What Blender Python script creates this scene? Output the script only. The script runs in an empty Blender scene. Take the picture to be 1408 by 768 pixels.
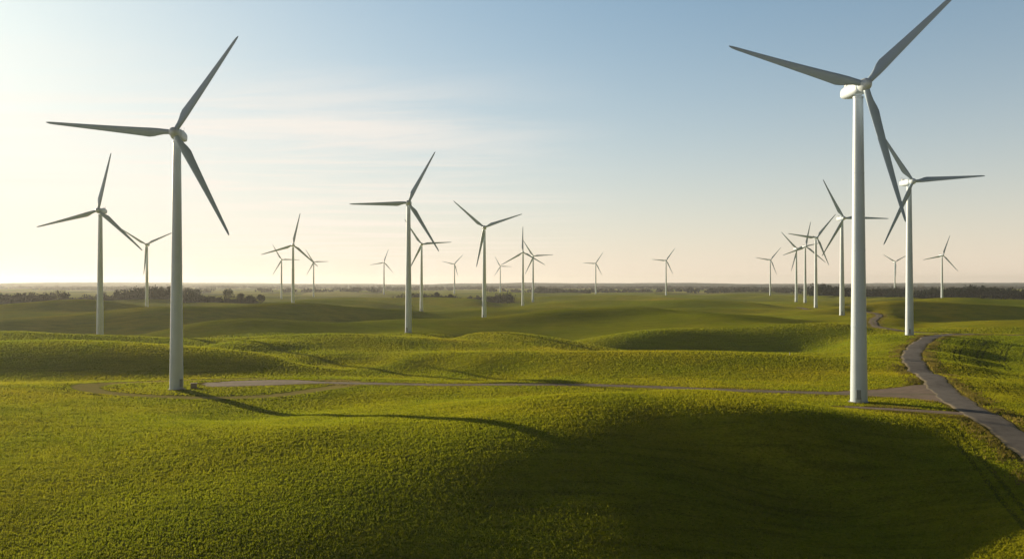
import bpy, bmesh, math, random
import numpy as np
from mathutils import Vector, Matrix
R = math.radians
rng = np.random.default_rng(7)
random.seed(7)
scn = bpy.context.scene
col = scn.collection
SUN_AZ = -48.0     # degrees right of +Y
SUN_EL = 11.8
CAM_H = 35.0

# ------------------------------------------------------------------ helpers
def tag(o, label=None, cat=None, group=None, kind=None):
    if label: o['label'] = label
    if cat: o['category'] = cat
    if group: o['group'] = group
    if kind: o['kind'] = kind
    return o

def empty(name, loc, rz=0.0):
    o = bpy.data.objects.new(name, None); col.objects.link(o)
    o.location = loc; o.rotation_euler = (0, 0, rz); o.empty_display_size = 1
    return o

def link_bm(name, bm, mat, parent=None, smooth=True):
    me = bpy.data.meshes.new(name); bm.to_mesh(me); bm.free()
    if smooth: me.polygons.foreach_set('use_smooth', [True]*len(me.polygons))
    me.materials.append(mat)
    o = bpy.data.objects.new(name, me); col.objects.link(o)
    if parent: o.parent = parent
    return o

def np_mesh(name, V, F, mat, parent=None, smooth=True, attrs=None):
    """V (n,3), F (m,k)"""
    me = bpy.data.meshes.new(name)
    V = np.ascontiguousarray(V, dtype=np.float32); F = np.ascontiguousarray(F, dtype=np.int32)
    m, k = F.shape
    me.vertices.add(len(V)); me.vertices.foreach_set('co', V.ravel())
    me.loops.add(m*k); me.loops.foreach_set('vertex_index', F.ravel())
    me.polygons.add(m)
    me.polygons.foreach_set('loop_start', np.arange(0, m*k, k, dtype=np.int32))
    me.polygons.foreach_set('use_smooth', np.full(m, smooth))
    me.update(calc_edges=True)
    if attrs:
        for n, a in attrs.items():
            at = me.attributes.new(n, 'FLOAT', 'POINT')
            at.data.foreach_set('value', np.ascontiguousarray(a, dtype=np.float32))
    me.materials.append(mat)
    o = bpy.data.objects.new(name, me); col.objects.link(o)
    if parent: o.parent = parent
    return o

def loft(bm, rings, cap=True):
    prev = None
    first = None
    for ring in rings:
        vs = [bm.verts.new(p) for p in ring]
        if prev is None: first = vs
        else:
            n = len(vs)
            for i in range(n):
                bm.faces.new((prev[i], prev[(i+1) % n], vs[(i+1) % n], vs[i]))
        prev = vs
    if cap:
        bm.faces.new(list(reversed(first))); bm.faces.new(prev)

def add_box(bm, c, s, bev=0.0):
    r = bmesh.ops.create_cube(bm, size=1.0)
    vs = r['verts']
    bmesh.ops.scale(bm, vec=s, verts=vs)
    bmesh.ops.translate(bm, vec=c, verts=vs)
    if bev > 0:
        es = list({e for v in vs for e in v.link_edges})
        bmesh.ops.bevel(bm, geom=es, offset=bev, segments=2, affect='EDGES', profile=0.5)

# ------------------------------------------------------------------ node material helpers
def new_mat(name):
    m = bpy.data.materials.new(name); m.use_nodes = True
    nt = m.node_tree; nt.nodes.clear()
    return m, nt, nt.nodes, nt.links
def noise(nt, vec, scale, detail=4, rough=0.55, dist=0.0):
    n = nt.nodes.new('ShaderNodeTexNoise')
    n.inputs['Scale'].default_value = scale; n.inputs['Detail'].default_value = detail
    n.inputs['Roughness'].default_value = rough; n.inputs['Distortion'].default_value = dist
    nt.links.new(vec, n.inputs['Vector']); return n.outputs['Fac']
def ramp(nt, fac, stops):
    n = nt.nodes.new('ShaderNodeValToRGB')
    e = n.color_ramp.elements
    while len(e) > 1: e.remove(e[-1])
    e[0].position = stops[0][0]; e[0].color = stops[0][1]
    for p, c in stops[1:]:
        x = e.new(p); x.color = c
    nt.links.new(fac, n.inputs['Fac']); return n.outputs['Color']
def mixc(nt, fac, a, b, mode='MIX'):
    n = nt.nodes.new('ShaderNodeMix'); n.data_type = 'RGBA'; n.blend_type = mode
    for sock, v in ((n.inputs[0], fac), (n.inputs[6], a), (n.inputs[7], b)):
        if isinstance(v, (int, float)): sock.default_value = v
        elif isinstance(v, tuple): sock.default_value = v
        else: nt.links.new(v, sock)
    return n.outputs[2]
def math_n(nt, op, a, b=None, clamp=False):
    n = nt.nodes.new('ShaderNodeMath'); n.operation = op; n.use_clamp = clamp
    for i, v in enumerate((a, b)):
        if v is None: continue
        if isinstance(v, (int, float)): n.inputs[i].default_value = v
        else: nt.links.new(v, n.inputs[i])
    return n.outputs[0]
def vmath(nt, op, a, b=None):
    n = nt.nodes.new('ShaderNodeVectorMath'); n.operation = op
    for i, v in enumerate((a, b)):
        if v is None: continue
        if isinstance(v, tuple): n.inputs[i].default_value = v
        else: nt.links.new(v, n.inputs[i])
    return n.outputs['Value'] if op == 'DOT_PRODUCT' else n.outputs[0]
def maprange(nt, v, a, b, c=0.0, d=1.0):
    n = nt.nodes.new('ShaderNodeMapRange'); n.interpolation_type = 'SMOOTHSTEP'
    n.inputs[1].default_value = a; n.inputs[2].default_value = b
    n.inputs[3].default_value = c; n.inputs[4].default_value = d
    nt.links.new(v, n.inputs[0]); return n.outputs[0]
def mapped(nt, vec, scale, rot=0.0):
    n = nt.nodes.new('ShaderNodeMapping'); n.inputs['Scale'].default_value = scale; n.inputs['Rotation'].default_value = (0, 0, rot)
    nt.links.new(vec, n.inputs[0]); return n.outputs[0]
def c4(r, g, b): return (r, g, b, 1.0)

def simple_mat(name, color, rough=0.5, var=0.12, scale=0.6, metal=0.0, spec=0.5):
    m, nt, N, L = new_mat(name)
    tc = N.new('ShaderNodeTexCoord')
    f = noise(nt, tc.outputs['Object'], scale, 5)
    c = ramp(nt, f, [(0.3, c4(*[v*(1-var) for v in color])), (0.7, c4(*[min(1, v*(1+var)) for v in color]))])
    p = N.new('ShaderNodeBsdfPrincipled'); p.inputs['Roughness'].default_value = rough
    p.inputs['Metallic'].default_value = metal
    p.inputs['Specular IOR Level'].default_value = spec
    L.new(c, p.inputs['Base Color'])
    o = N.new('ShaderNodeOutputMaterial'); L.new(p.outputs[0], o.inputs[0])
    return m

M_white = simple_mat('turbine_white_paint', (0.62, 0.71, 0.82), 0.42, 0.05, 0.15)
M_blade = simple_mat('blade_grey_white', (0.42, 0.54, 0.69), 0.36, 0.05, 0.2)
M_dark = simple_mat('dark_metal', (0.12, 0.13, 0.14), 0.5, 0.2, 2)
M_door = simple_mat('door_paint', (0.26, 0.29, 0.32), 0.5, 0.15, 2)
M_conc = simple_mat('concrete', (0.20, 0.18, 0.15), 0.9, 0.2, 1.5)
M_steel = simple_mat('galvanised_steel', (0.30, 0.31, 0.31), 0.5, 0.1, 3, 0.6)
M_cab = simple_mat('cabinet_paint', (0.28, 0.22, 0.15), 0.6, 0.15, 1.5)
M_bark = simple_mat('bark', (0.06, 0.045, 0.03), 0.95, 0.3, 2, spec=0.1)

def foliage_mat(name, dark, light, tr=0.3):
    m, nt, N, L = new_mat(name)
    tc = N.new('ShaderNodeTexCoord')
    f = noise(nt, tc.outputs['Object'], 0.12, 6, 0.7)
    c = ramp(nt, f, [(0.32, c4(*dark)), (0.68, c4(*light))])
    d = N.new('ShaderNodeBsdfDiffuse'); t = N.new('ShaderNodeBsdfTranslucent'); mx = N.new('ShaderNodeMixShader')
    mx.inputs[0].default_value = tr
    L.new(c, d.inputs[0]); L.new(c, t.inputs[0]); L.new(d.outputs[0], mx.inputs[1]); L.new(t.outputs[0], mx.inputs[2])
    o = N.new('ShaderNodeOutputMaterial'); L.new(mx.outputs[0], o.inputs[0])
    return m
M_leaf = foliage_mat('tree_foliage', (0.007, 0.018, 0.012), (0.016, 0.034, 0.018), 0.08)
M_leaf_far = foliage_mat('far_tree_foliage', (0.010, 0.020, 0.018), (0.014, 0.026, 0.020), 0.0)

# ------------------------------------------------------------------ roads (plan curves, metres)
def catmull(P, step=3.0):
    P = [np.array(p, float) for p in P]
    P = [2*P[0]-P[1]] + P + [2*P[-1]-P[-2]]
    out = []
    for i in range(1, len(P)-2):
        p0, p1, p2, p3 = P[i-1:i+3]
        n = max(2, int(np.linalg.norm(p2-p1)/step))
        for k in range(n):
            t = k/n
            out.append(0.5*((2*p1)+(-p0+p2)*t+(2*p0-5*p1+4*p2-p3)*t*t+(-p0+3*p1-3*p2+p3)*t**3))
    out.append(P[-2]); return np.array(out)

ROAD = catmull([(74,60),(89,100),(101,142),(108,170),(113,191),(121,219),(138,262),(160,318),(180,358),(203,397),(232,436),(262,458),(300,468),(340,471),(400,476),(480,480)])
LANE = catmull([(252,454),(247,490),(246,530),(258,570),(280,610),(318,690),(345,760),(332,850),(352,980)])
TRACK = catmull([(-108,280),(-90,279),(-70,278),(-50,272),(-25,267),(0,264),(23,260),(45,253),(66,244),(87,236),(102,231),(114,228),(122,226)])
SPUR = catmull([(86,206),(94,202),(103,198),(115,193)])
ROADS = [(ROAD, 3.8), (LANE, 2.8), (TRACK, 2.8), (SPUR, 2.6)]
def pad_outline(pts, seed):
    P = catmull(list(pts)+[pts[0]], 2.0)[:-1]
    return P+np.random.default_rng(seed).normal(0, 0.15, P.shape)
PAD_A = pad_outline([(-107,277),(-103,285),(-92,288),(-80,287),(-69,282),(-64,277),(-75,274),(-92,272),(-103,272)], 1)
PAD_B = pad_outline([(92,235),(100,238),(112,241),(126,248),(133,244),(124,222),(119,209),(115,211),(111,220),(101,227)], 2)

def road_dist(x, y):
    d = np.full(x.shape, 200.0)
    for P, w in ROADS+[(np.vstack([PAD_A, PAD_A[:1]]), 0.0), (np.vstack([PAD_B, PAD_B[:1]]), 0.0)]:
        lo = P.min(0)-90; hi = P.max(0)+90
        m = (x > lo[0]) & (x < hi[0]) & (y > lo[1]) & (y < hi[1])
        if not m.any(): continue
        xs, ys = x[m], y[m]; dd = np.full(xs.shape, 200.0); ins = np.zeros(xs.shape, bool)
        for a, b in zip(P[:-1], P[1:]):
            v = b-a; L2 = (v*v).sum()+1e-9
            t = np.clip(((xs-a[0])*v[0]+(ys-a[1])*v[1])/L2, 0, 1)
            dd = np.minimum(dd, np.hypot(xs-a[0]-t*v[0], ys-a[1]-t*v[1])-w)
            if w == 0.0 and abs(v[1]) > 1e-9:
                c_ = ((a[1] > ys) != (b[1] > ys)) & (xs < v[0]*(ys-a[1])/v[1]+a[0]); ins ^= c_
        dd[ins] = -1.0
        d[m] = np.minimum(d[m], dd)
    return d

# ------------------------------------------------------------------ turbine sites: x, y, ground z, yaw deg, rotor phase deg, blade length, label
F = 1095.0
TB = [
 (-112,266,-0.2, 10, 32.5, 38.2, 'tall white wind turbine in the left foreground beside the gravel pad of the track'),
 (  94,216, 2.8,  0, 45, 38.0, 'largest white wind turbine, right foreground, by the road junction'),
 (-272,526,-2.0, 8, 13, 38.6, 'white wind turbine at far left, half its foreground neighbour, upper blade nearly vertical'),
 (-463,1010,-0.5,12, 64, 38.5, 'small hazy wind turbine between the two large left turbines, one blade hanging down'),
 ( -68,523, 3.0,  5, 28, 37.6, 'mid-sized white wind turbine left of centre with one blade level to the left'),
 (-115,1012,-0.1, 6, 86, 38.0, 'small wind turbine directly behind the mid-sized one left of centre'),
 ( -26,745, 2.3,  0, 71, 37.6, 'medium wind turbine near the centre with its rotor standing in a Y shape'),
 (-264,960,-3.5, 18, 12, 39.0, 'medium-small wind turbine right of the left foreground one, upper blade almost vertical'),
 (-499,1724,2.0, 20, 90, 38.5, 'small distant wind turbine just left of the medium-small one at the left'),
 (-483,1939,3.0, 14, 88, 36.0, 'tiny distant wind turbine just right of the medium-small one at the left'),
 (-340,2115,7.0, 8, 19, 37.0, 'tiny distant wind turbine alone, left of the mid-sized one near the centre'),
 (-164,2270,6.0, 0, 43, 36.0, 'tiny distant wind turbine alone, just left of the Y-shaped rotor'),
 ( -38,2585,6.7, 0, 92, 37.0, 'faintest distant wind turbine between the Y-shaped rotor and the centre pair'),
 (  17,1241,-1.3, 0, 0, 40.0, 'front turbine of the overlapping pair at the centre, one blade straight up'),
 (  39,1477,1.3, 10, 86, 37.0, 'rear turbine of the overlapping pair at the centre, one blade level to the right'),
 ( 233,2216,6.7, 0, 33, 36.0, 'tiny wind turbine alone on the horizon, first right of the centre pair'),
 ( 375,1939,6.7, 0, 35, 36.0, 'tiny wind turbine alone on the horizon, second right of the centre pair'),
 ( 616,1900,7.0, 0, 39, 38.0, 'small wind turbine at the left end of the right-hand row, standing apart'),
 ( 455,1275,6.0, 0, 76, 37.0, 'leftmost turbine of the tight cluster in the right-hand row'),
 ( 445,1209,7.4, 0, 10, 38.0, 'middle turbine of the tight cluster in the right-hand row'),
 ( 370,970, 5.8, 0, 38, 36.0, 'right turbine of the tight cluster in the right-hand row'),
 ( 290,700, 7.5, 0, 91, 38.5, 'medium wind turbine in the right-hand row just left of the largest tower'),
 ( 221,443, 6.7, 0, 86, 39.0, 'second largest turbine at right, beside the bend of the road'),
 ( 994,2068,7.0, 0, 60, 38.0, 'small far wind turbine between the two right foreground towers and the rightmost one'),
 ( 785,1454,1.8, 0, 18, 38.5, 'rightmost wind turbine, small, standing alone above the dark wood'),
]

ANCH = [(t[0], t[1], t[2], 18.0 if t[1] < 600 else 26.0) for t in TB]
for t in TB:
    if 500 < t[1] < 1300 and t[0] != 290:
        for f_ in (0.945, 0.885):
            ANCH.append((t[0]*f_, t[1]*f_, 35-(35-t[2])*f_-2.5, 0.024*t[1]))
ANCH += [(x, y, z, 13.0) for (x, y, z) in [(-90,279,0.2),(-70,278,0.6),(-50,272,1.0),(-25,267,1.3),(0,264,1.7),(23,260,2.0),(45,253,2.2),(66,244,2.4),(87,236,2.7),(104,231,3.2),
         (121,219,3.9),(138,262,4.2),(160,318,4.2),(180,358,4.6),(203,397,5.2),(232,436,6.0),(262,458,6.0),(300,468,4.5),(340,471,4.0),(400,476,4),
         (246,495,5.0),(246,530,5.6),(258,570,8.0),(275,600,9.6),(300,650,9.4),(318,690,8.4),(345,760,7.2),(295,428,7.2),(330,428,8.0),(370,428,8.0),
         (-90,246,-1.1),(-67,225,-2.0),(-44,204,0.8),(-25,188,4.0),(-1,166,6.6),(23,146,3.4),
         (-128,398,6.4),(-100,370,2.4),(-72,345,-1.0),(-44,318,-1.8),(-16,294,-1.0),
         (-10,470,6.6),(6,455,5.6),(22,441,3.6),(38,427,0.6),(55,412,-1.8)]]
# front of the near hill, falling steadily to the camera
ANCH += [(x, y, z, 15.0) for (x, y, z) in [(-22,148,2.6),(-12,128,-2.0),(-10,106,-7.4),(-8,84,-13.0),(12,124,-4.2),(14,102,-9.8),(16,80,-15.5),(38,128,-6.2),(38,106,-11.0),(38,84,-16.0),(60,128,-8.0),(60,106,-11.5),(60,84,-16.0),(-40,126,-0.8),(-38,104,-4.6),(-36,82,-9.0)]]
ANCH += [(x, y, z, 10.0) for (x, y, z) in [(89,100,-5),(96,122,-3.4),(102,145,-1.0),(108,170,1.8),(113,191,3.2),(103,198,3.4),(66,184,7.2),(50,188,9.1),(84,186,4.6),(82,160,-1.2),(84,138,-5.2),(78,112,-9.0)]]
BUMPS = [
 ( 34,184,  8.0, 60, 24,  -6),
 (-10,165,  3.0, 40, 24,   0),
 ( 50, 85,-16.0, 70, 34,   0),
 (-100,175,-1.0, 40, 30,  10),
 (-40, 75, -6.0, 60, 36,   0),
 (-70,225, -2.0, 40, 16, -10),
 (150,180, -1.5, 30, 60,  80),
 (-175,345,5.5, 100, 22,  -8),
 (-150,302,-4.0, 90, 15,   0),
 (-180,440, 7.0, 90, 20,   5),
 (-70,420,  4.0, 80, 22,  10),
 (-20,325, -1.5, 80, 20,  10),
 ( 90,335,  5.0, 90, 20,   5),
 ( 84,500, 11.5, 44, 22,   8),
 (115,462, -4.0, 60, 16,  10),
 (170,590,  5.0, 80, 20,  12),
 (190,510,  4.0, 40, 18,   0),
 (-200,560,10.0, 80, 22,   6),
 (-200,715,14.0,105, 26,   8),
 (-180,675,-5.0, 80, 18,   8),
 (-430,815,14.0, 80, 28,   5),
 (-410,775,-5.0, 70, 18,   5),
 (-330,620,-5.0,110, 26,   0),
 ( 10,620, 10.0,100, 22,   6),
 ( 60,680,  7.0,100, 20,  -5),
 (150,750, 11.0,110, 22,   0),
 (-60,800,  9.0,120, 24,   0),
 (180,860,  9.0,120, 24,   4),
 ( 75,1025,13.0,100, 34,   0),
 (255,975, 13.0,110, 34,   0),
 (330,560,  3.0, 50, 26,  15),
 (400,790, 17.0, 90, 32,   0),
 (370,745, -5.0, 90, 20,   0),
 (480,620,  8.0, 60, 30,   0),
 (-150,1080,10.0,110, 40,  5),
 (600,1000,12.0,110, 44,   0),
 (-450,1250,8.0,200, 80,   0),
]
WAVES = []
for i in range(22):
    wl = random.uniform(80, 460); a = random.uniform(-0.9, 0.9)+math.pi/2
    WAVES.append((math.cos(a)*2*math.pi/wl, math.sin(a)*2*math.pi/wl, random.uniform(0, 6.28), 0.0042*wl))
def H(x, y):
    x = np.asarray(x, float); y = np.asarray(y, float)
    f = np.zeros(x.shape)
    wx = x + 40*np.sin(y/210.0+1.3); wy = y + 45*np.sin(x/260.0)
    for kx, ky, ph, a in WAVES: f += a*1.5*np.sin(kx*wx+ky*wy+ph)
    near = np.clip((y-200)/350, 0, 1); near = near*near*(3-2*near)
    far = 1-np.clip((y-1300)/2000, 0, 1)*0.7
    f = f*(0.08+0.92*near)*far + 0.8
    f = f + 2.0*np.clip((y-1500)/2500, 0, 1)
    for bx, by, A, s1, s2, r in BUMPS:
        c, s = math.cos(R(r)), math.sin(R(r))
        u = (x-bx)*c+(y-by)*s; v = -(x-bx)*s+(y-by)*c
        f = f + A*np.exp(-0.5*((u/s1)**2+(v/s2)**2))
    rr = np.clip((y-5500)/3500, 0, 1); rr = rr*rr*(3-2*rr)
    f = f + rr*(30+9*np.sin(x/900.0+0.6)+5*np.sin(x/370.0+2)+3*np.sin(x/140.0))
    W = np.zeros(x.shape); A_ = np.zeros(x.shape)
    for ax, ay, az, s in ANCH:
        w = np.exp(-0.5*((x-ax)**2+(y-ay)**2)/(s*s)); W += w; A_ += w*az
    al = 1-np.exp(-3.5*W)
    return f*(1-al)+al*A_/np.maximum(W, 1e-9)
def h1(x, y): return float(H(np.array([x]), np.array([y]))[0])

def vnoise(x, y, seed):
    xi = np.floor(x).astype(np.int64); yi = np.floor(y).astype(np.int64)
    fx = x-xi; fy = y-yi; fx = fx*fx*(3-2*fx); fy = fy*fy*(3-2*fy)
    def hsh(a, b):
        h = (a*374761393 + b*668265263 + seed*2147483647) & 0xffffffff
        h = ((h ^ (h >> 13))*1274126177) & 0xffffffff
        return ((h ^ (h >> 16)) & 0xffff)/65535.0
    return (hsh(xi, yi)*(1-fx)+hsh(xi+1, yi)*fx)*(1-fy)+(hsh(xi, yi+1)*(1-fx)+hsh(xi+1, yi+1)*fx)*fy

# ------------------------------------------------------------------ terrain
ys = []
q = 60.0
while q < 14200:
    ys.append(q-110)
    yy = q-110
    q *= 1.0022 if 70 < yy < 300 else (1.004 if 300 <= yy < 900 else 1.0075)
ys = np.array(ys); ts = np.linspace(-1.0, 1.0, 1250)
Y, T = np.meshgrid(ys, ts, indexing='ij'); X = T*(Y+110)
x = X.ravel(); y = Y.ravel()
z = H(x, y); rd = road_dist(x, y)
def ring_d(x, y):
    r = np.abs(np.hypot((x+100)/44.0, (y-272)/22.0)-1)*22.0
    return np.where(((y > 287) & (x > -90)) | (np.hypot((x+100)/44.0, (y-272)/22.0) > 3), 50, r)
rg = ring_d(x, y)
# sprayer wheel tracks: rows in the field right of the road, one line hugging the near hill
def tram(x, y, rd):
    rx = np.interp(y, ROAD[:, 1], ROAD[:, 0])
    right = (x > rx) & (y > 150) & (y < 465)
    left = (x < rx) & (y < 205) & (rd < 12)
    return np.where(right & (rd > 5) & (rd < 85), np.abs(np.abs(np.mod(rd, 9.0)-4.5)-1.1), np.where(left, np.abs(np.abs(rd-8.0)-1.1), 5.0))
tr = tram(x, y, rd)
mk = np.clip(rd/3.0, 0, 1)*np.clip((500-y)/250, 0, 1)
z = z + mk*(0.12*(vnoise(x/1.3, y/0.8, 3)-0.5)+0.15*(vnoise(x/4.2+0.15*y, y/1.3, 5)-0.5)+0.15*(vnoise(x/11, y/4.0, 8)-0.5))
nr, nc = X.shape
I = np.arange(nr*nc).reshape(nr, nc)
Fq = np.stack([I[:-1, :-1], I[:-1, 1:], I[1:, 1:], I[1:, :-1]], -1).reshape(-1, 4)

def grass_color(nt, vec, rdf=None):
    N, L = nt.nodes, nt.links
    big = noise(nt, vec, 0.004, 3, 0.5)
    mid = noise(nt, vec, 0.03, 5, 0.6)
    fin = noise(nt, mapped(nt, vec, (0.8, 1.9, 1.0), 0.1), 1.7, 5, 0.7)
    row = noise(nt, mapped(nt, vec, (0.05, 0.45, 0.2), 0.12), 1.0, 4, 0.6, 0.5)
    c = ramp(nt, big, [(0.35, c4(0.30, 0.36, 0.014)), (0.5, c4(0.43, 0.42, 0.018)), (0.66, c4(0.54, 0.45, 0.024))])
    c = mixc(nt, maprange(nt, mid, 0.35, 0.7, 0, 0.7), c, c4(0.27, 0.345, 0.014))
    c = mixc(nt, maprange(nt, row, 0.42, 0.7, 0, 0.5), c, c4(0.14, 0.185, 0.010))
    c = mixc(nt, maprange(nt, fin, 0.45, 0.8, 0, 0.55), c, c4(0.70, 0.58, 0.06))
    c = mixc(nt, maprange(nt, fin, 0.5, 0.2, 0, 0.75), c, c4(0.03, 0.045, 0.006))
    return c

m, nt, N, L = new_mat('meadow_ground')
tc = N.new('ShaderNodeTexCoord'); vec = tc.outputs['Object']
c = grass_color(nt, vec)
at = N.new('ShaderNodeAttribute'); at.attribute_name = 'rd'
ar = N.new('ShaderNodeAttribute'); ar.attribute_name = 'rg'
ad = N.new('ShaderNodeAttribute'); ad.attribute_name = 'fy'
att = N.new('ShaderNodeAttribute'); att.attribute_name = 'tr'
vn = noise(nt, vec, 0.5, 4)
jit = math_n(nt, 'MULTIPLY', math_n(nt, 'SUBTRACT', vn, 0.5), 4.0)
rdw = math_n(nt, 'ADD', at.outputs['Fac'], jit)
verge = maprange(nt, rdw, 4.5, 0.3)
c = mixc(nt, math_n(nt, 'MULTIPLY', verge, 0.8), c, c4(0.28, 0.22, 0.07))
rgw = math_n(nt, 'ADD', ar.outputs['Fac'], math_n(nt, 'MULTIPLY', jit, 0.25))
c = mixc(nt, maprange(nt, rgw, 2.8, 1.8, 0, 0.95), c, c4(0.70, 0.58, 0.20))
c = mixc(nt, maprange(nt, math_n(nt, 'ABSOLUTE', math_n(nt, 'SUBTRACT', rgw, 4.2)), 1.4, 0.8, 0, 0.85), c, c4(0.05, 0.06, 0.012))
tj = math_n(nt, 'ADD', att.outputs['Fac'], math_n(nt, 'MULTIPLY', jit, 0.06))
c = mixc(nt, maprange(nt, tj, 0.8, 0.3, 0, 0.6), c, c4(0.08, 0.10, 0.02))
vo = N.new('ShaderNodeTexVoronoi'); vo.inputs['Scale'].default_value = 0.0032; vo.inputs['Randomness'].default_value = 0.9
L.new(mapped(nt, vec, (1, 0.6, 0), 0.4), vo.inputs['Vector'])
sp = N.new('ShaderNodeSeparateColor'); L.new(vo.outputs['Color'], sp.inputs[0])
pc = ramp(nt, sp.outputs[0], [(0.0, c4(0.22, 0.28, 0.03)), (0.35, c4(0.38, 0.42, 0.04)), (0.6, c4(0.60, 0.54, 0.17)), (0.8, c4(0.10, 0.14, 0.05)), (1.0, c4(0.46, 0.48, 0.07))])
c = mixc(nt, maprange(nt, ad.outputs['Fac'], 1100, 2600, 0, 0.85), c, pc)
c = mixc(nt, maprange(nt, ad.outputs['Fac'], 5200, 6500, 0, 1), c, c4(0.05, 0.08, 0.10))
d = N.new('ShaderNodeBsdfDiffuse'); L.new(c, d.inputs[0]); d.inputs[1].default_value = 0.6
b1 = N.new('ShaderNodeBump'); b1.inputs['Strength'].default_value = 1.0; b1.inputs['Distance'].default_value = 0.42
hh_ = math_n(nt, 'ADD', noise(nt, mapped(nt, vec, (0.9, 1.8, 1.0), 0.1), 2.3, 8, 0.75), math_n(nt, 'MULTIPLY', noise(nt, mapped(nt, vec, (0.12, 0.9, 0.3), 0.12), 1.0, 5, 0.6, 0.4), 1.8))
L.new(hh_, b1.inputs['Height']); L.new(b1.outputs[0], d.inputs['Normal'])
o = N.new('ShaderNodeOutputMaterial'); L.new(d.outputs[0], o.inputs[0])
M_ground = m
g = np_mesh('ground', np.stack([x, y, z], 1), Fq, M_ground, attrs={'rd': rd, 'fy': y, 'rg': rg, 'tr': tr})
tag(g, 'rolling green meadow hills stretching to the hazy horizon', 'ground', kind='structure')

# ------------------------------------------------------------------ grass tufts of the near hills
m, nt, N, L = new_mat('grass_blades')
tc = N.new('ShaderNodeTexCoord'); vec = tc.outputs['Object']
c = grass_color(nt, vec)
d = N.new('ShaderNodeBsdfDiffuse'); t = N.new('ShaderNodeBsdfTranslucent'); mx = N.new('ShaderNodeMixShader'); mx.inputs[0].default_value = 0.5
L.new(c, d.inputs[0]); L.new(c, t.inputs[0]); L.new(d.outputs[0], mx.inputs[1]); L.new(t.outputs[0], mx.inputs[2])
o = N.new('ShaderNodeOutputMaterial'); L.new(mx.outputs[0], o.inputs[0])
M_grass = m
def tufts(name, px, py, hgt, wid, mat, nb=3, lean=0.5):
    n = len(px); pz = H(px, py)
    V = np.zeros((n, nb, 3, 3)); 
    for b in range(nb):
        a = rng.uniform(0, 6.283, n); h = hgt*rng.uniform(0.6, 1.25, n); w = wid*rng.uniform(0.6, 1.4, n)
        ox = rng.normal(0, 0.14, n); oy = rng.normal(0, 0.14, n)
        V[:, b, 0] = np.stack([px+ox-np.cos(a)*w/2, py+oy-np.sin(a)*w/2, pz-0.08], 1)
        V[:, b, 1] = np.stack([px+ox+np.cos(a)*w/2, py+oy+np.sin(a)*w/2, pz-0.08], 1)
        la = rng.uniform(0, 6.283, n); ll = lean*h*rng.uniform(0, 1, n)
        V[:, b, 2] = np.stack([px+ox+np.cos(la)*ll, py+oy+np.sin(la)*ll, pz+h], 1)
    V = V.reshape(-1, 3)
    return np_mesh(name, V, np.arange(len(V)).reshape(-1, 3), mat, smooth=False)
n = 480000
dd = np.exp(rng.uniform(math.log(75), math.log(520), n)); tt = rng.uniform(-0.74, 0.74, n)
px = tt*dd; py = dd
rr = road_dist(px, py)
k = (rr > 0.8) & ~(ring_d(px, py) < 2.6) & ((tram(px, py, rr) > 0.5) | (rng.uniform(0, 1, n) < 0.4))
px, py = px[k], py[k]; dd = dd[k]
gr = tufts('grass', px, py, 0.22+0.0004*dd, 0.11+0.0008*dd, M_grass)
tag(gr, 'short green grass covering the near hills', 'grass', kind='stuff')
PX, PY, PH = [], [], []
for P, w in ROADS:
    seg = np.diff(P, axis=0); ln = np.hypot(seg[:, 0], seg[:, 1]); nrm = np.stack([-seg[:, 1], seg[:, 0]], 1)/ln[:, None]
    k = rng.integers(0, len(seg), 12000 if w > 3.3 else 3000)
    s = rng.choice([-1, 1], len(k)); off = (w+0.7+np.abs(rng.normal(0, 2.1, len(k))))*s
    p = P[:-1][k]+seg[k]*rng.uniform(0, 1, len(k))[:, None]+nrm[k]*off[:, None]
    PX.append(p[:, 0]); PY.append(p[:, 1]); PH.append(np.full(len(k), 0.6 if w > 3.3 else 0.28))
PX = np.concatenate(PX); PY = np.concatenate(PY); PH = np.concatenate(PH)
rr = road_dist(PX, PY); k = (rr > 0.4) & (vnoise(PX/6, PY/6, 4) > 0.35); PX, PY, PH = PX[k], PY[k], PH[k]
M_weed = foliage_mat('verge_weeds', (0.10, 0.10, 0.02), (0.42, 0.33, 0.08), 0.4)
vg = tufts('verge_weeds', PX, PY, PH, 0.32+0*PX, M_weed, 4)
tag(vg, 'rough tall weeds and dry grass along the road verges', 'weeds', kind='stuff')

# ------------------------------------------------------------------ roads
def road_mat(name, base, edge, centre):
    m, nt, N, L = new_mat(name)
    tc = N.new('ShaderNodeTexCoord'); vec = tc.outputs['Object']
    f = noise(nt, vec, 0.35, 6, 0.65)
    c = ramp(nt, f, [(0.3, c4(*[v*0.75 for v in base])), (0.7, c4(*[v*1.25 for v in base]))])
    a = N.new('ShaderNodeAttribute'); a.attribute_name = 'ac'   # 0 centre, 1 edge
    n2 = math_n(nt, 'MULTIPLY', math_n(nt, 'SUBTRACT', noise(nt, vec, 0.9, 5, 0.7), 0.5), 0.6)
    e = maprange(nt, math_n(nt, 'ADD', a.outputs['Fac'], n2), 0.72, 0.95)
    c = mixc(nt, e, c, c4(*edge))
    if centre:
        e2 = maprange(nt, math_n(nt, 'ADD', a.outputs['Fac'], n2), 0.30, 0.08, 0, 0.7)
        c = mixc(nt, e2, c, c4(*centre))
    p = N.new('ShaderNodeBsdfPrincipled'); p.inputs['Roughness'].default_value = 0.9; p.inputs['Specular IOR Level'].default_value = 0.15
    L.new(c, p.inputs['Base Color'])
    b = N.new('ShaderNodeBump'); b.inputs['Strength'].default_value = 0.5; b.inputs['Distance'].default_value = 0.06
    L.new(noise(nt, vec, 2.5, 6, 0.7), b.inputs['Height']); L.new(b.outputs[0], p.inputs['Normal'])
    o = N.new('ShaderNodeOutputMaterial'); L.new(p.outputs[0], o.inputs[0]); return m
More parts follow.
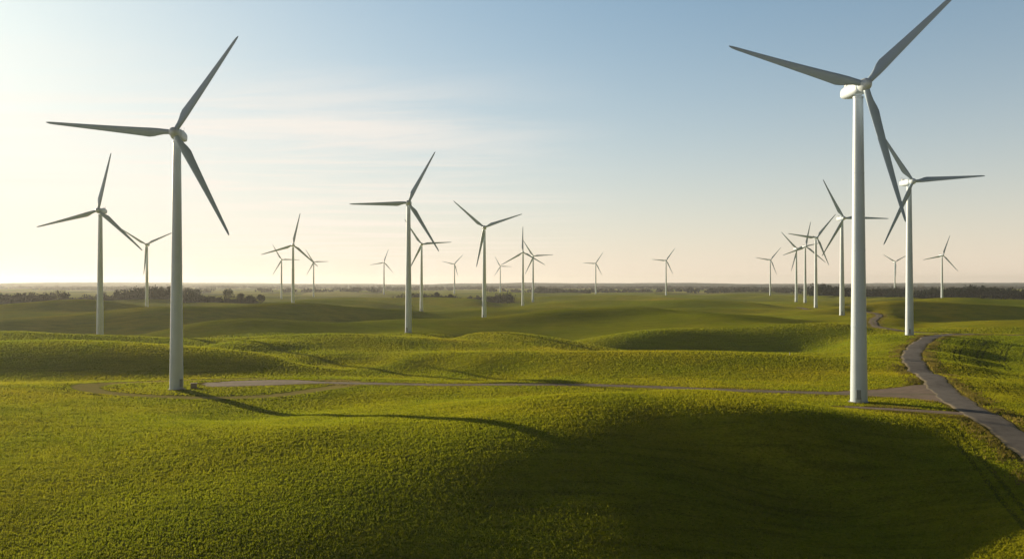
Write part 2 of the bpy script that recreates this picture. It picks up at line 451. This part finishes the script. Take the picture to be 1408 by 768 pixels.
M_road = road_mat('worn_asphalt', (0.16, 0.147, 0.142), (0.36, 0.30, 0.20), None)
M_track = road_mat('gravel_track', (0.21, 0.17, 0.14), (0.16, 0.14, 0.04), (0.17, 0.16, 0.05))
M_gravel = road_mat('gravel_pad', (0.24, 0.185, 0.15), (0.20, 0.17, 0.06), None)
def ribbon(name, P, w, mat, lift, label):
    P = catmull([P[0]]+list(P[2:-1:3])+[P[-1]], 1.2)
    t = np.gradient(P, axis=0); t /= np.linalg.norm(t, axis=1)[:, None]
    nrm = np.stack([-t[:, 1], t[:, 0]], 1)
    k = 13; off = np.linspace(-1, 1, k)
    wob = 1+0.10*np.sin(np.arange(len(P))*0.31)+0.06*np.sin(np.arange(len(P))*0.83)
    V = P[:, None, :]+nrm[:, None, :]*(off[None, :, None]*w*wob[:, None, None])
    vx, vy = V[..., 0].ravel(), V[..., 1].ravel()
    ac = np.tile(np.abs(off), len(P))
    vz = H(vx, vy)+lift+0.05*(1-ac**2)-0.10*(ac > 0.99)
    I = np.arange(len(vx)).reshape(len(P), k)
    Fq = np.stack([I[:-1, :-1], I[1:, :-1], I[1:, 1:], I[:-1, 1:]], -1).reshape(-1, 4)
    o = np_mesh(name, np.stack([vx, vy, vz], 1), Fq, mat, attrs={'ac': ac})
    tag(o, label, 'road', kind='structure'); return o
ribbon('road', ROAD, 3.8, M_road, 0.16, 'winding grey country road on the right')
ribbon('lane', LANE, 2.8, M_track, 0.18, 'narrow lane climbing away behind the right-hand towers')
ribbon('track', TRACK, 2.8, M_track, 0.10, 'gravel access track crossing the field to the left foreground turbine')
ribbon('path', SPUR, 2.6, M_gravel, 0.10, 'short gravel spur from the right foreground turbine to the road')
def pad(name, P, label, lift):
    cx, cy = P.mean(0); nr_ = 14; na = len(P)
    V = [(cx, cy, 0.0)]
    for i in range(1, nr_+1):
        for j in range(na):
            f_ = i/nr_; V.append((cx+(P[j, 0]-cx)*f_, cy+(P[j, 1]-cy)*f_, f_))
    V = np.array(V); bm = bmesh.new()
    zz = H(V[:, 0], V[:, 1])+lift-0.12*(V[:, 2] > 0.99)
    vs = [bm.verts.new(p) for p in zip(V[:, 0], V[:, 1], zz)]
    for j in range(na): bm.faces.new((vs[0], vs[1+j], vs[1+(j+1) % na]))
    for i in range(nr_-1):
        for j in range(na):
            a = 1+i*na+j; b = 1+i*na+(j+1) % na
            bm.faces.new((vs[a], vs[a+na], vs[b+na], vs[b]))
    bmesh.ops.recalc_face_normals(bm, faces=bm.faces)
    o = link_bm(name, bm, M_gravel)
    at = o.data.attributes.new('ac', 'FLOAT', 'POINT'); at.data.foreach_set('value', (V[:, 2]**4).astype(np.float32))
    tag(o, label, 'gravel', kind='structure')
pad('gravel_pad', PAD_A, 'gravel hardstanding beside the left foreground turbine', 0.125)
pad('gravel_junction', PAD_B, 'triangular gravel apron where the track meets the road', 0.125)

# ------------------------------------------------------------------ wind turbine prototype
HUB = 85.0
def circ(r, z, n=40, cx=0, cy=0): return [(cx+r*math.cos(2*math.pi*i/n), cy+r*math.sin(2*math.pi*i/n), z) for i in range(n)]
def tower_r(z): return 2.18-(2.18-1.27)*(z/82.6)
def make_turbine():
    root = empty('wind_turbine', (0, 0, 0))
    bm = bmesh.new()
    rings = []
    for zf in (0, 20.5, 41, 62, 82.6):
        r = tower_r(zf)
        if zf in (0,): rings += [circ(r+0.12, -0.6), circ(r+0.12, 0.35), circ(r, 0.36)]
        elif zf == 82.6: rings += [circ(r, 82.2), circ(r+0.1, 82.25), circ(r+0.1, 82.75)]
        else: rings += [circ(r, zf-0.12), circ(r+0.05, zf-0.1), circ(r+0.05, zf+0.1), circ(r, zf+0.12)]
    loft(bm, rings)
    tw = link_bm('tower', bm, M_white, root)
    ms = tw.modifiers.new('es', 'EDGE_SPLIT'); ms.split_angle = R(40)
    bm = bmesh.new(); loft(bm, [circ(2.75, -1.2), circ(2.75, 0.10), circ(2.65, 0.18), circ(2.25, 0.2)])
    link_bm('foundation', bm, M_conc, root, False)
    a = R(-105); dx, dy = math.cos(a), math.sin(a)
    Mr = Matrix.Translation((dx*2.13, dy*2.13, 0)) @ Matrix.Rotation(a-math.pi/2, 4, 'Z')
    bm = bmesh.new(); add_box(bm, (0, 0.02, 2.3), (1.15, 0.30, 2.5), 0.08); bm.transform(Mr)
    dr = link_bm('door', bm, M_door, root, False)
    bm = bmesh.new(); add_box(bm, (0.38, 0.22, 2.2), (0.06, 0.08, 0.4), 0.01); bm.transform(Mr)
    link_bm('handle', bm, M_steel, dr, False)
    bm = bmesh.new()
    for i in range(5): add_box(bm, (0, 0.5+0.28*(4-i), 0.2+0.2*i), (1.3, 0.28, 0.05))
    for sx in (-0.65, 0.65):
        add_box(bm, (sx, 0.9, 1.55), (0.05, 1.5, 0.05))
        for yy in (0.3, 0.9, 1.6): add_box(bm, (sx, yy, 0.85), (0.05, 0.05, 1.45))
    bm.transform(Mr); link_bm('steps', bm, M_steel, root, False)
    bm = bmesh.new(); rings = []
    for yy, w, h, zc in [(-2.6,1.35,1.35,0),(-2.3,1.65,1.6,0),(-0.8,1.85,1.8,0.05),(2.0,1.95,1.85,0.1),(5.5,1.9,1.75,0.2),(7.6,1.7,1.45,0.3),(8.6,1.35,1.1,0.35),(8.9,0.9,0.7,0.35)]:
        ring = []
        for i in range(32):
            t = 2*math.pi*i/32; ct, st = math.cos(t), math.sin(t); p = 0.55
            ring.append((w*math.copysign(abs(ct)**p, ct), yy, HUB+zc+h*math.copysign(abs(st)**p, st)))
        rings.append(ring[::-1])
    loft(bm, rings); bmesh.ops.recalc_face_normals(bm, faces=bm.faces)
    nc_ = link_bm('nacelle', bm, M_white, root)
    bm = bmesh.new(); add_box(bm, (0, 6.6, HUB+2.3), (1.6, 1.4, 0.5), 0.1); link_bm('cooler', bm, M_steel, nc_, False)
    bm = bmesh.new()
    for sx in (-0.5, 0.5): loft(bm, [circ(0.04, HUB+1.8, 8, sx, 8.0), circ(0.03, HUB+3.6, 8, sx, 8.0)]); add_box(bm, (sx, 8.0, HUB+3.65), (0.35, 0.08, 0.08))
    link_bm('wind_vane', bm, M_dark, nc_, False)
    bm = bmesh.new(); rings = []
    for yy, r in [(-2.62,1.35),(-2.9,1.62),(-3.8,1.72),(-4.8,1.62),(-5.6,1.3),(-6.2,0.8),(-6.45,0.3)]:
        rings.append([(r*math.cos(2*math.pi*i/32), yy, HUB+r*math.sin(2*math.pi*i/32)) for i in range(32)])
    loft(bm, rings); bmesh.ops.recalc_face_normals(bm, faces=bm.faces)
    link_bm('hub', bm, M_white, root)
    bm = bmesh.new(); rings = []; Lb = 38.0
    CH = 3.0
    for s in [0.02,0.05,0.08,0.12,0.16,0.20,0.26,0.34,0.44,0.55,0.66,0.77,0.87,0.94,0.975,0.995,1.0]:
        if s < 0.2:
            k = max(0, (s-0.05)/0.15); k = k*k*(3-2*k); ch = 1.65+(CH-1.65)*k; th = 1.65-(1.65-0.8)*k
        else:
            k = (s-0.2)/0.8; ch = CH-(CH-0.7)*k**0.85; th = 0.8*(1-k)**1.1+0.08
            if s > 0.95: ch *= max(0.12, math.sqrt(max(0, 1-((s-0.95)/0.0505)**2)))
            k = 1.0
        tw_ = R(16)*(1-min(1, s/0.7))+R(3)
        ring = []
        for i in range(28):
            t = 2*math.pi*i/28
            cy_ = 0.5*math.sin(t)
            u = 0.5-0.5*math.cos(t)      # 0 leading .. 1 trailing
            air = math.sin(t)*0.62*(1-u)**0.55
            lx = (0.5-u); X_ = lx*ch - k*ch*0.20; Y_ = (cy_*(1-k)+air*k)*th
            xr = X_*math.cos(tw_)+Y_*math.sin(tw_); yr = -X_*math.sin(tw_)+Y_*math.cos(tw_)
            ring.append((xr, yr-1.6*s*s, s*Lb))
        rings.append(ring)
    loft(bm, rings); bmesh.ops.recalc_face_normals(bm, faces=bm.faces)
    bl = link_bm('blade', bm, M_blade, root)
    bls = [bl]
    for i in range(2):
        b = bl.copy(); col.objects.link(b); b.parent = root; bls.append(b)
    for i, b in enumerate(bls):
        b.location = (0, -4.3, HUB); b.rotation_euler = (0, R(120*i), 0)
    return root

def kids(o): return [c for c in bpy.data.objects if c.parent == o]
proto = make_turbine()
def copy_tree(o, parent=None):
    c_ = o.copy(); col.objects.link(c_); c_.parent = parent
    for ch in kids(o): copy_tree(ch, c_)
    return c_
turbs = [proto]+[copy_tree(proto) for _ in TB[1:]]
for j, (o, (tx, ty, tz, yaw, ph, bl, lab)) in enumerate(zip(turbs, TB)):
    o.location = (tx, ty, h1(tx, ty)); o.rotation_euler = (0, 0, R(yaw))
    tag(o, lab, 'wind turbine', 'wind turbines standing across the hills')
    i = 0
    for ch in kids(o):
        if ch.name.startswith('blade'):
            ch.rotation_euler = (0, R(ph+120*i), 0); s = bl/38.0; ch.scale = (1, 1, s); i += 1
        if ch.name.startswith(('door', 'steps')):
            ch.rotation_euler = (0, 0, R(70 if j == 0 else -10))

# ------------------------------------------------------------------ small site furniture
def cabinet(loc, rz, label):
    root = empty('transformer_cabinet', loc, rz)
    bm = bmesh.new(); add_box(bm, (0, 0, 0.1), (2.2, 1.8, 0.5)); link_bm('plinth', bm, M_conc, root, False)
    bm = bmesh.new(); add_box(bm, (0, 0, 1.05), (1.9, 1.5, 1.5), 0.04); link_bm('body', bm, M_cab, root, False)
    bm = bmesh.new(); add_box(bm, (0, 0, 1.86), (2.1, 1.7, 0.12), 0.04); link_bm('roof', bm, M_cab, root, False)
    for s in (-1, 1):
        bm = bmesh.new(); add_box(bm, (0.46*s, -0.77, 1.0), (0.8, 0.05, 1.2), 0.01)
        for k in range(5): add_box(bm, (0.46*s, -0.81, 1.2+0.07*k), (0.5, 0.04, 0.03))
        dr = link_bm('door', bm, M_cab, root, False)
        bm = bmesh.new(); add_box(bm, (0.12*s, -0.82, 0.9), (0.05, 0.06, 0.2)); link_bm('handle', bm, M_steel, dr, False)
    tag(root, label, 'transformer cabinet')
cabinet((-107.4, 269, h1(-107.4, 269)-0.2), R(20), 'small brown transformer cabinet beside the base of the left foreground tower')
root = empty('marker_post', (114, 327, h1(114, 327)))
bm = bmesh.new(); add_box(bm, (0, 0, 0.6), (0.3, 0.25, 1.3), 0.05); link_bm('post', bm, M_steel, root, False)
bm = bmesh.new(); add_box(bm, (0, 0, 1.3), (0.4, 0.35, 0.14), 0.04); link_bm('cap', bm, M_dark, root, False)
tag(root, 'short grey marker post standing alone in the meadow left of the largest tower', 'post')

# ------------------------------------------------------------------ trees
def crown_geo(cx, cy, cz, w, h, nf, fs):
    nl = 6
    lob = []
    for i in range(nl):
        a = rng.uniform(0, 6.28); r = rng.uniform(0.1, 0.5)*w/2
        lob.append((cx+math.cos(a)*r, cy+math.sin(a)*r, cz+h*rng.uniform(0.35, 0.8), w*rng.uniform(0.22, 0.36), h*rng.uniform(0.16, 0.30)))
    lob.append((cx, cy, cz+h*0.45, w*0.36, h*0.45))
    lob = np.array(lob)
    k = rng.integers(0, len(lob), nf)
    v = rng.normal(0, 1, (nf, 3)); v /= np.linalg.norm(v, axis=1)[:, None]
    rad = rng.uniform(0.55, 1.08, nf)
    c = np.stack([lob[k, 0]+v[:, 0]*lob[k, 3]*rad, lob[k, 1]+v[:, 1]*lob[k, 3]*rad, lob[k, 2]+v[:, 2]*lob[k, 4]*rad], 1)
    a1 = rng.normal(0, 1, (nf, 3)); a1 /= np.linalg.norm(a1, axis=1)[:, None]
    a2 = np.cross(a1, rng.normal(0, 1, (nf, 3))); a2 /= np.linalg.norm(a2, axis=1)[:, None]
    s = fs*rng.uniform(0.6, 1.3, nf)[:, None]
    V = np.stack([c-a1*s, c-a2*s*0.7, c+a1*s, c+a2*s*0.7], 1)
    return V.reshape(-1, 3)
def wood(px0, px1, y0, depth, hgt, n, label, fs=1.3, nf=90, name='wood', mat=None):
    Vs = []
    for i in range(n):
        yy = y0+rng.uniform(0, depth); t = (rng.uniform(px0, px1)-704)/F; xx = t*y0
        hh = hgt*rng.uniform(0.65, 1.1)*(0.85+0.2*math.sin(xx/45.0))
        Vs.append(crown_geo(xx, yy, h1(xx, yy)-hh*0.12, hh*rng.uniform(0.7, 1.05), hh, nf, fs))
    V = np.concatenate(Vs)
    o = np_mesh(name, V, np.arange(len(V)).reshape(-1, 4), mat or M_leaf, smooth=False)
    tag(o, label, 'wood', kind='stuff'); return o
wood(-90, 58, 1010, 60, 22, 160, 'dark hazy wood at the far left edge of the fields')
wood(60, 250, 1160, 70, 22, 260, 'long hazy line of trees behind the left turbines')
wood(235, 345, 1090, 50, 17, 130, 'darker end of the left tree line beside the single round trees')
wood(490, 565, 1130, 20, 10, 90, 'low hedge of bushes left of the mid-sized turbine', fs=0.8)
wood(540, 706, 1480, 60, 25, 240, 'dark wood behind the small turbine left of centre')
wood(735, 812, 2500, 100, 28, 150, 'thin dark wood on the plain just right of centre', fs=2)
wood(1128, 1250, 1700, 90, 31, 240, 'dark wood on the right behind the largest tower', fs=1.7)
wood(1240, 1450, 1560, 90, 26, 340, 'dark wood along the horizon at the right edge', fs=1.6)
VV = []
for i in range(46):
    Y0 = rng.uniform(2600, 6500); p0 = rng.uniform(-80, 1420); L_ = rng.uniform(60, 300)
    nn = int(L_*Y0/F/15)+3
    for j in range(nn):
        t = (p0+rng.uniform(0, L_)-704)/F; xx = t*Y0; yy = Y0+rng.uniform(0, 60); hh = rng.uniform(13, 19)
        VV.append(crown_geo(xx, yy, h1(xx, yy)-2, hh*2.2, hh, 26, 5.0))
V = np.concatenate(VV)
o = np_mesh('distant_woodland', V, np.arange(len(V)).reshape(-1, 4), M_leaf_far, smooth=False)
tag(o, 'far strips of woodland across the hazy plain below the horizon', 'woodland', kind='stuff')

def tree(tx, ty, hh, w, label):
    root = empty('round_tree', (tx, ty, h1(tx, ty)))
    bm = bmesh.new()
    loft(bm, [circ(0.45, -0.5, 10), circ(0.32, hh*0.25, 10, 0.1, 0), circ(0.2, hh*0.5, 10, 0.2, 0.1), circ(0.08, hh*0.8, 10, 0.1, 0.2)])
    for k in range(5):
        a = k*1.3; b0 = Vector((0.1, 0, hh*(0.25+0.06*k))); b1 = b0+Vector((math.cos(a)*w*0.3, math.sin(a)*w*0.3, hh*0.22))
        d_ = (b1-b0).normalized(); s_ = d_.orthogonal().normalized(); u_ = d_.cross(s_)
        loft(bm, [[b0+(s_*math.cos(q_)+u_*math.sin(q_))*0.15 for q_ in (0, 1.57, 3.14, 4.71)], [b1+(s_*math.cos(q_)+u_*math.sin(q_))*0.05 for q_ in (0, 1.57, 3.14, 4.71)]])
    link_bm('trunk', bm, M_bark, root)
    V = crown_geo(0, 0, hh*0.02, w, hh, 600, 0.8)
    np_mesh('crown', V, np.arange(len(V)).reshape(-1, 4), M_leaf, root, smooth=False)
    tag(root, label, 'tree', 'round trees near the tree lines')
for px_, d_, hh, w, lab in [(314, 1075, 20, 21, 'tallest round tree at the end of the left tree line'),
    (330, 1060, 14, 15, 'round tree just right of the tallest one in the left tree line'),
    (345, 1065, 13, 15, 'second round tree from the right end of the left tree line'),
    (359, 1070, 11, 14, 'rightmost small round tree of the left tree line'),
    (600, 1300, 10, 13, 'bushy tree in front of the dark wood behind the small turbine left of centre'),
    (619, 1290, 7, 11, 'low bushy tree right of its taller neighbour in front of the dark wood')]:
    tree((px_-704)/F*d_, d_, hh, w, lab)

# ------------------------------------------------------------------ hazy air (real volume)
bm = bmesh.new(); add_box(bm, (0, 6900, 15), (36000, 15600, 270))
m, nt, N, L = new_mat('hazy_air')
vs_ = N.new('ShaderNodeVolumeScatter'); vs_.inputs['Color'].default_value = c4(0.98, 0.99, 1.0)
vs_.inputs['Density'].default_value = 0.000056; vs_.inputs['Anisotropy'].default_value = 0.4
o = N.new('ShaderNodeOutputMaterial'); L.new(vs_.outputs[0], o.inputs['Volume'])
hz = link_bm('sky', bm, m, None, False)
tag(hz, 'warm low haze hanging in the evening air over the plain', 'sky', kind='structure')

# ------------------------------------------------------------------ world
w = bpy.data.worlds.new('World'); scn.world = w; w.use_nodes = True
nt = w.node_tree; N, L = nt.nodes, nt.links; N.clear()
sky = N.new('ShaderNodeTexSky'); sky.sky_type = 'NISHITA'; sky.sun_disc = False
sky.sun_elevation = R(SUN_EL); sky.sun_rotation = R(SUN_AZ); sky.altitude = 50
sky.air_density = 1.0; sky.dust_density = 1.0; sky.ozone_density = 2.0
tc = N.new('ShaderNodeTexCoord')
nrm = vmath(nt, 'NORMALIZE', tc.outputs['Generated'])
sx = N.new('ShaderNodeSeparateXYZ'); L.new(nrm, sx.inputs[0])
el = math_n(nt, 'MAXIMUM', sx.outputs[2], 0.0)
den = vmath(nt, 'ADD', vmath(nt, 'MULTIPLY', sky.outputs[0], (0.085, 0.085, 0.085)), (1, 1, 1))
sc = vmath(nt, 'DIVIDE', vmath(nt, 'MULTIPLY', sky.outputs[0], (1.42, 1.88, 2.02)), den)
sun_h = (math.sin(R(SUN_AZ)), math.cos(R(SUN_AZ)), 0.05)
dts = vmath(nt, 'DOT_PRODUCT', nrm, sun_h)
dt = math_n(nt, 'MAXIMUM', dts, 0.0)
glow = math_n(nt, 'POWER', dt, 4.6)
hz_ = math_n(nt, 'POWER', 2.718, math_n(nt, 'MULTIPLY', el, -7.0))
hcol = mixc(nt, glow, c4(9.9, 8.2, 6.6), c4(10.2, 8.5, 6.9))
cc = mixc(nt, math_n(nt, 'MULTIPLY', hz_, 0.94), sc, hcol)
gfade = math_n(nt, 'POWER', 2.718, math_n(nt, 'MULTIPLY', el, -3.0))
cc = mixc(nt, math_n(nt, 'MULTIPLY', math_n(nt, 'MULTIPLY', glow, gfade), 0.92), cc, c4(10.1, 8.95, 7.8))
zc = math_n(nt, 'MAXIMUM', sx.outputs[2], 0.03)
cx = N.new('ShaderNodeCombineXYZ')
L.new(math_n(nt, 'DIVIDE', sx.outputs[0], zc), cx.inputs[0]); L.new(math_n(nt, 'DIVIDE', sx.outputs[1], zc), cx.inputs[1])
cn = noise(nt, mapped(nt, cx.outputs[0], (0.24, 0.72, 1), R(24)), 1.0, 8, 0.62, 0.5)
cm = maprange(nt, cn, 0.40, 0.68)
side = maprange(nt, sx.outputs[0], 0.18, -0.25)
hi = maprange(nt, sx.outputs[2], 0.29, 0.18)
cm = math_n(nt, 'MULTIPLY', math_n(nt, 'MULTIPLY', cm, side), math_n(nt, 'MULTIPLY', hi, 0.65))
cc = mixc(nt, cm, cc, c4(10.4, 9.2, 8.1))
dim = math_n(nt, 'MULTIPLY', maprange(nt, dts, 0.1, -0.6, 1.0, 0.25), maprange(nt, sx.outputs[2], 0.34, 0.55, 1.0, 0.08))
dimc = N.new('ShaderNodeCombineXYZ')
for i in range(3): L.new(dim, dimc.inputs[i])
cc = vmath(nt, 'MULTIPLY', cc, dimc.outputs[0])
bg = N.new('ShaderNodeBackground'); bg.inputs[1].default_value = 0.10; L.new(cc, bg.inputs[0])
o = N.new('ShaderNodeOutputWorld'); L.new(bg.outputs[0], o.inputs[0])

sd = bpy.data.lights.new('sun', 'SUN'); sd.energy = 7.0; sd.angle = R(0.3); sd.color = (1.0, 0.83, 0.55)
so = bpy.data.objects.new('sun', sd); col.objects.link(so)
dirv = Vector((math.sin(R(SUN_AZ))*math.cos(R(SUN_EL)), math.cos(R(SUN_AZ))*math.cos(R(SUN_EL)), math.sin(R(SUN_EL))))
so.rotation_euler = dirv.to_track_quat('Z', 'Y').to_euler()

# ------------------------------------------------------------------ camera
cd = bpy.data.cameras.new('camera'); cd.lens = 28; cd.sensor_width = 36; cd.clip_start = 0.5; cd.clip_end = 40000
co = bpy.data.objects.new('camera', cd); col.objects.link(co)
co.location = (0, 0, CAM_H); co.rotation_euler = (R(90.31), 0, 0)
scn.camera = co
scn.view_settings.view_transform = 'Standard'; scn.view_settings.look = 'None'; scn.view_settings.exposure = 0
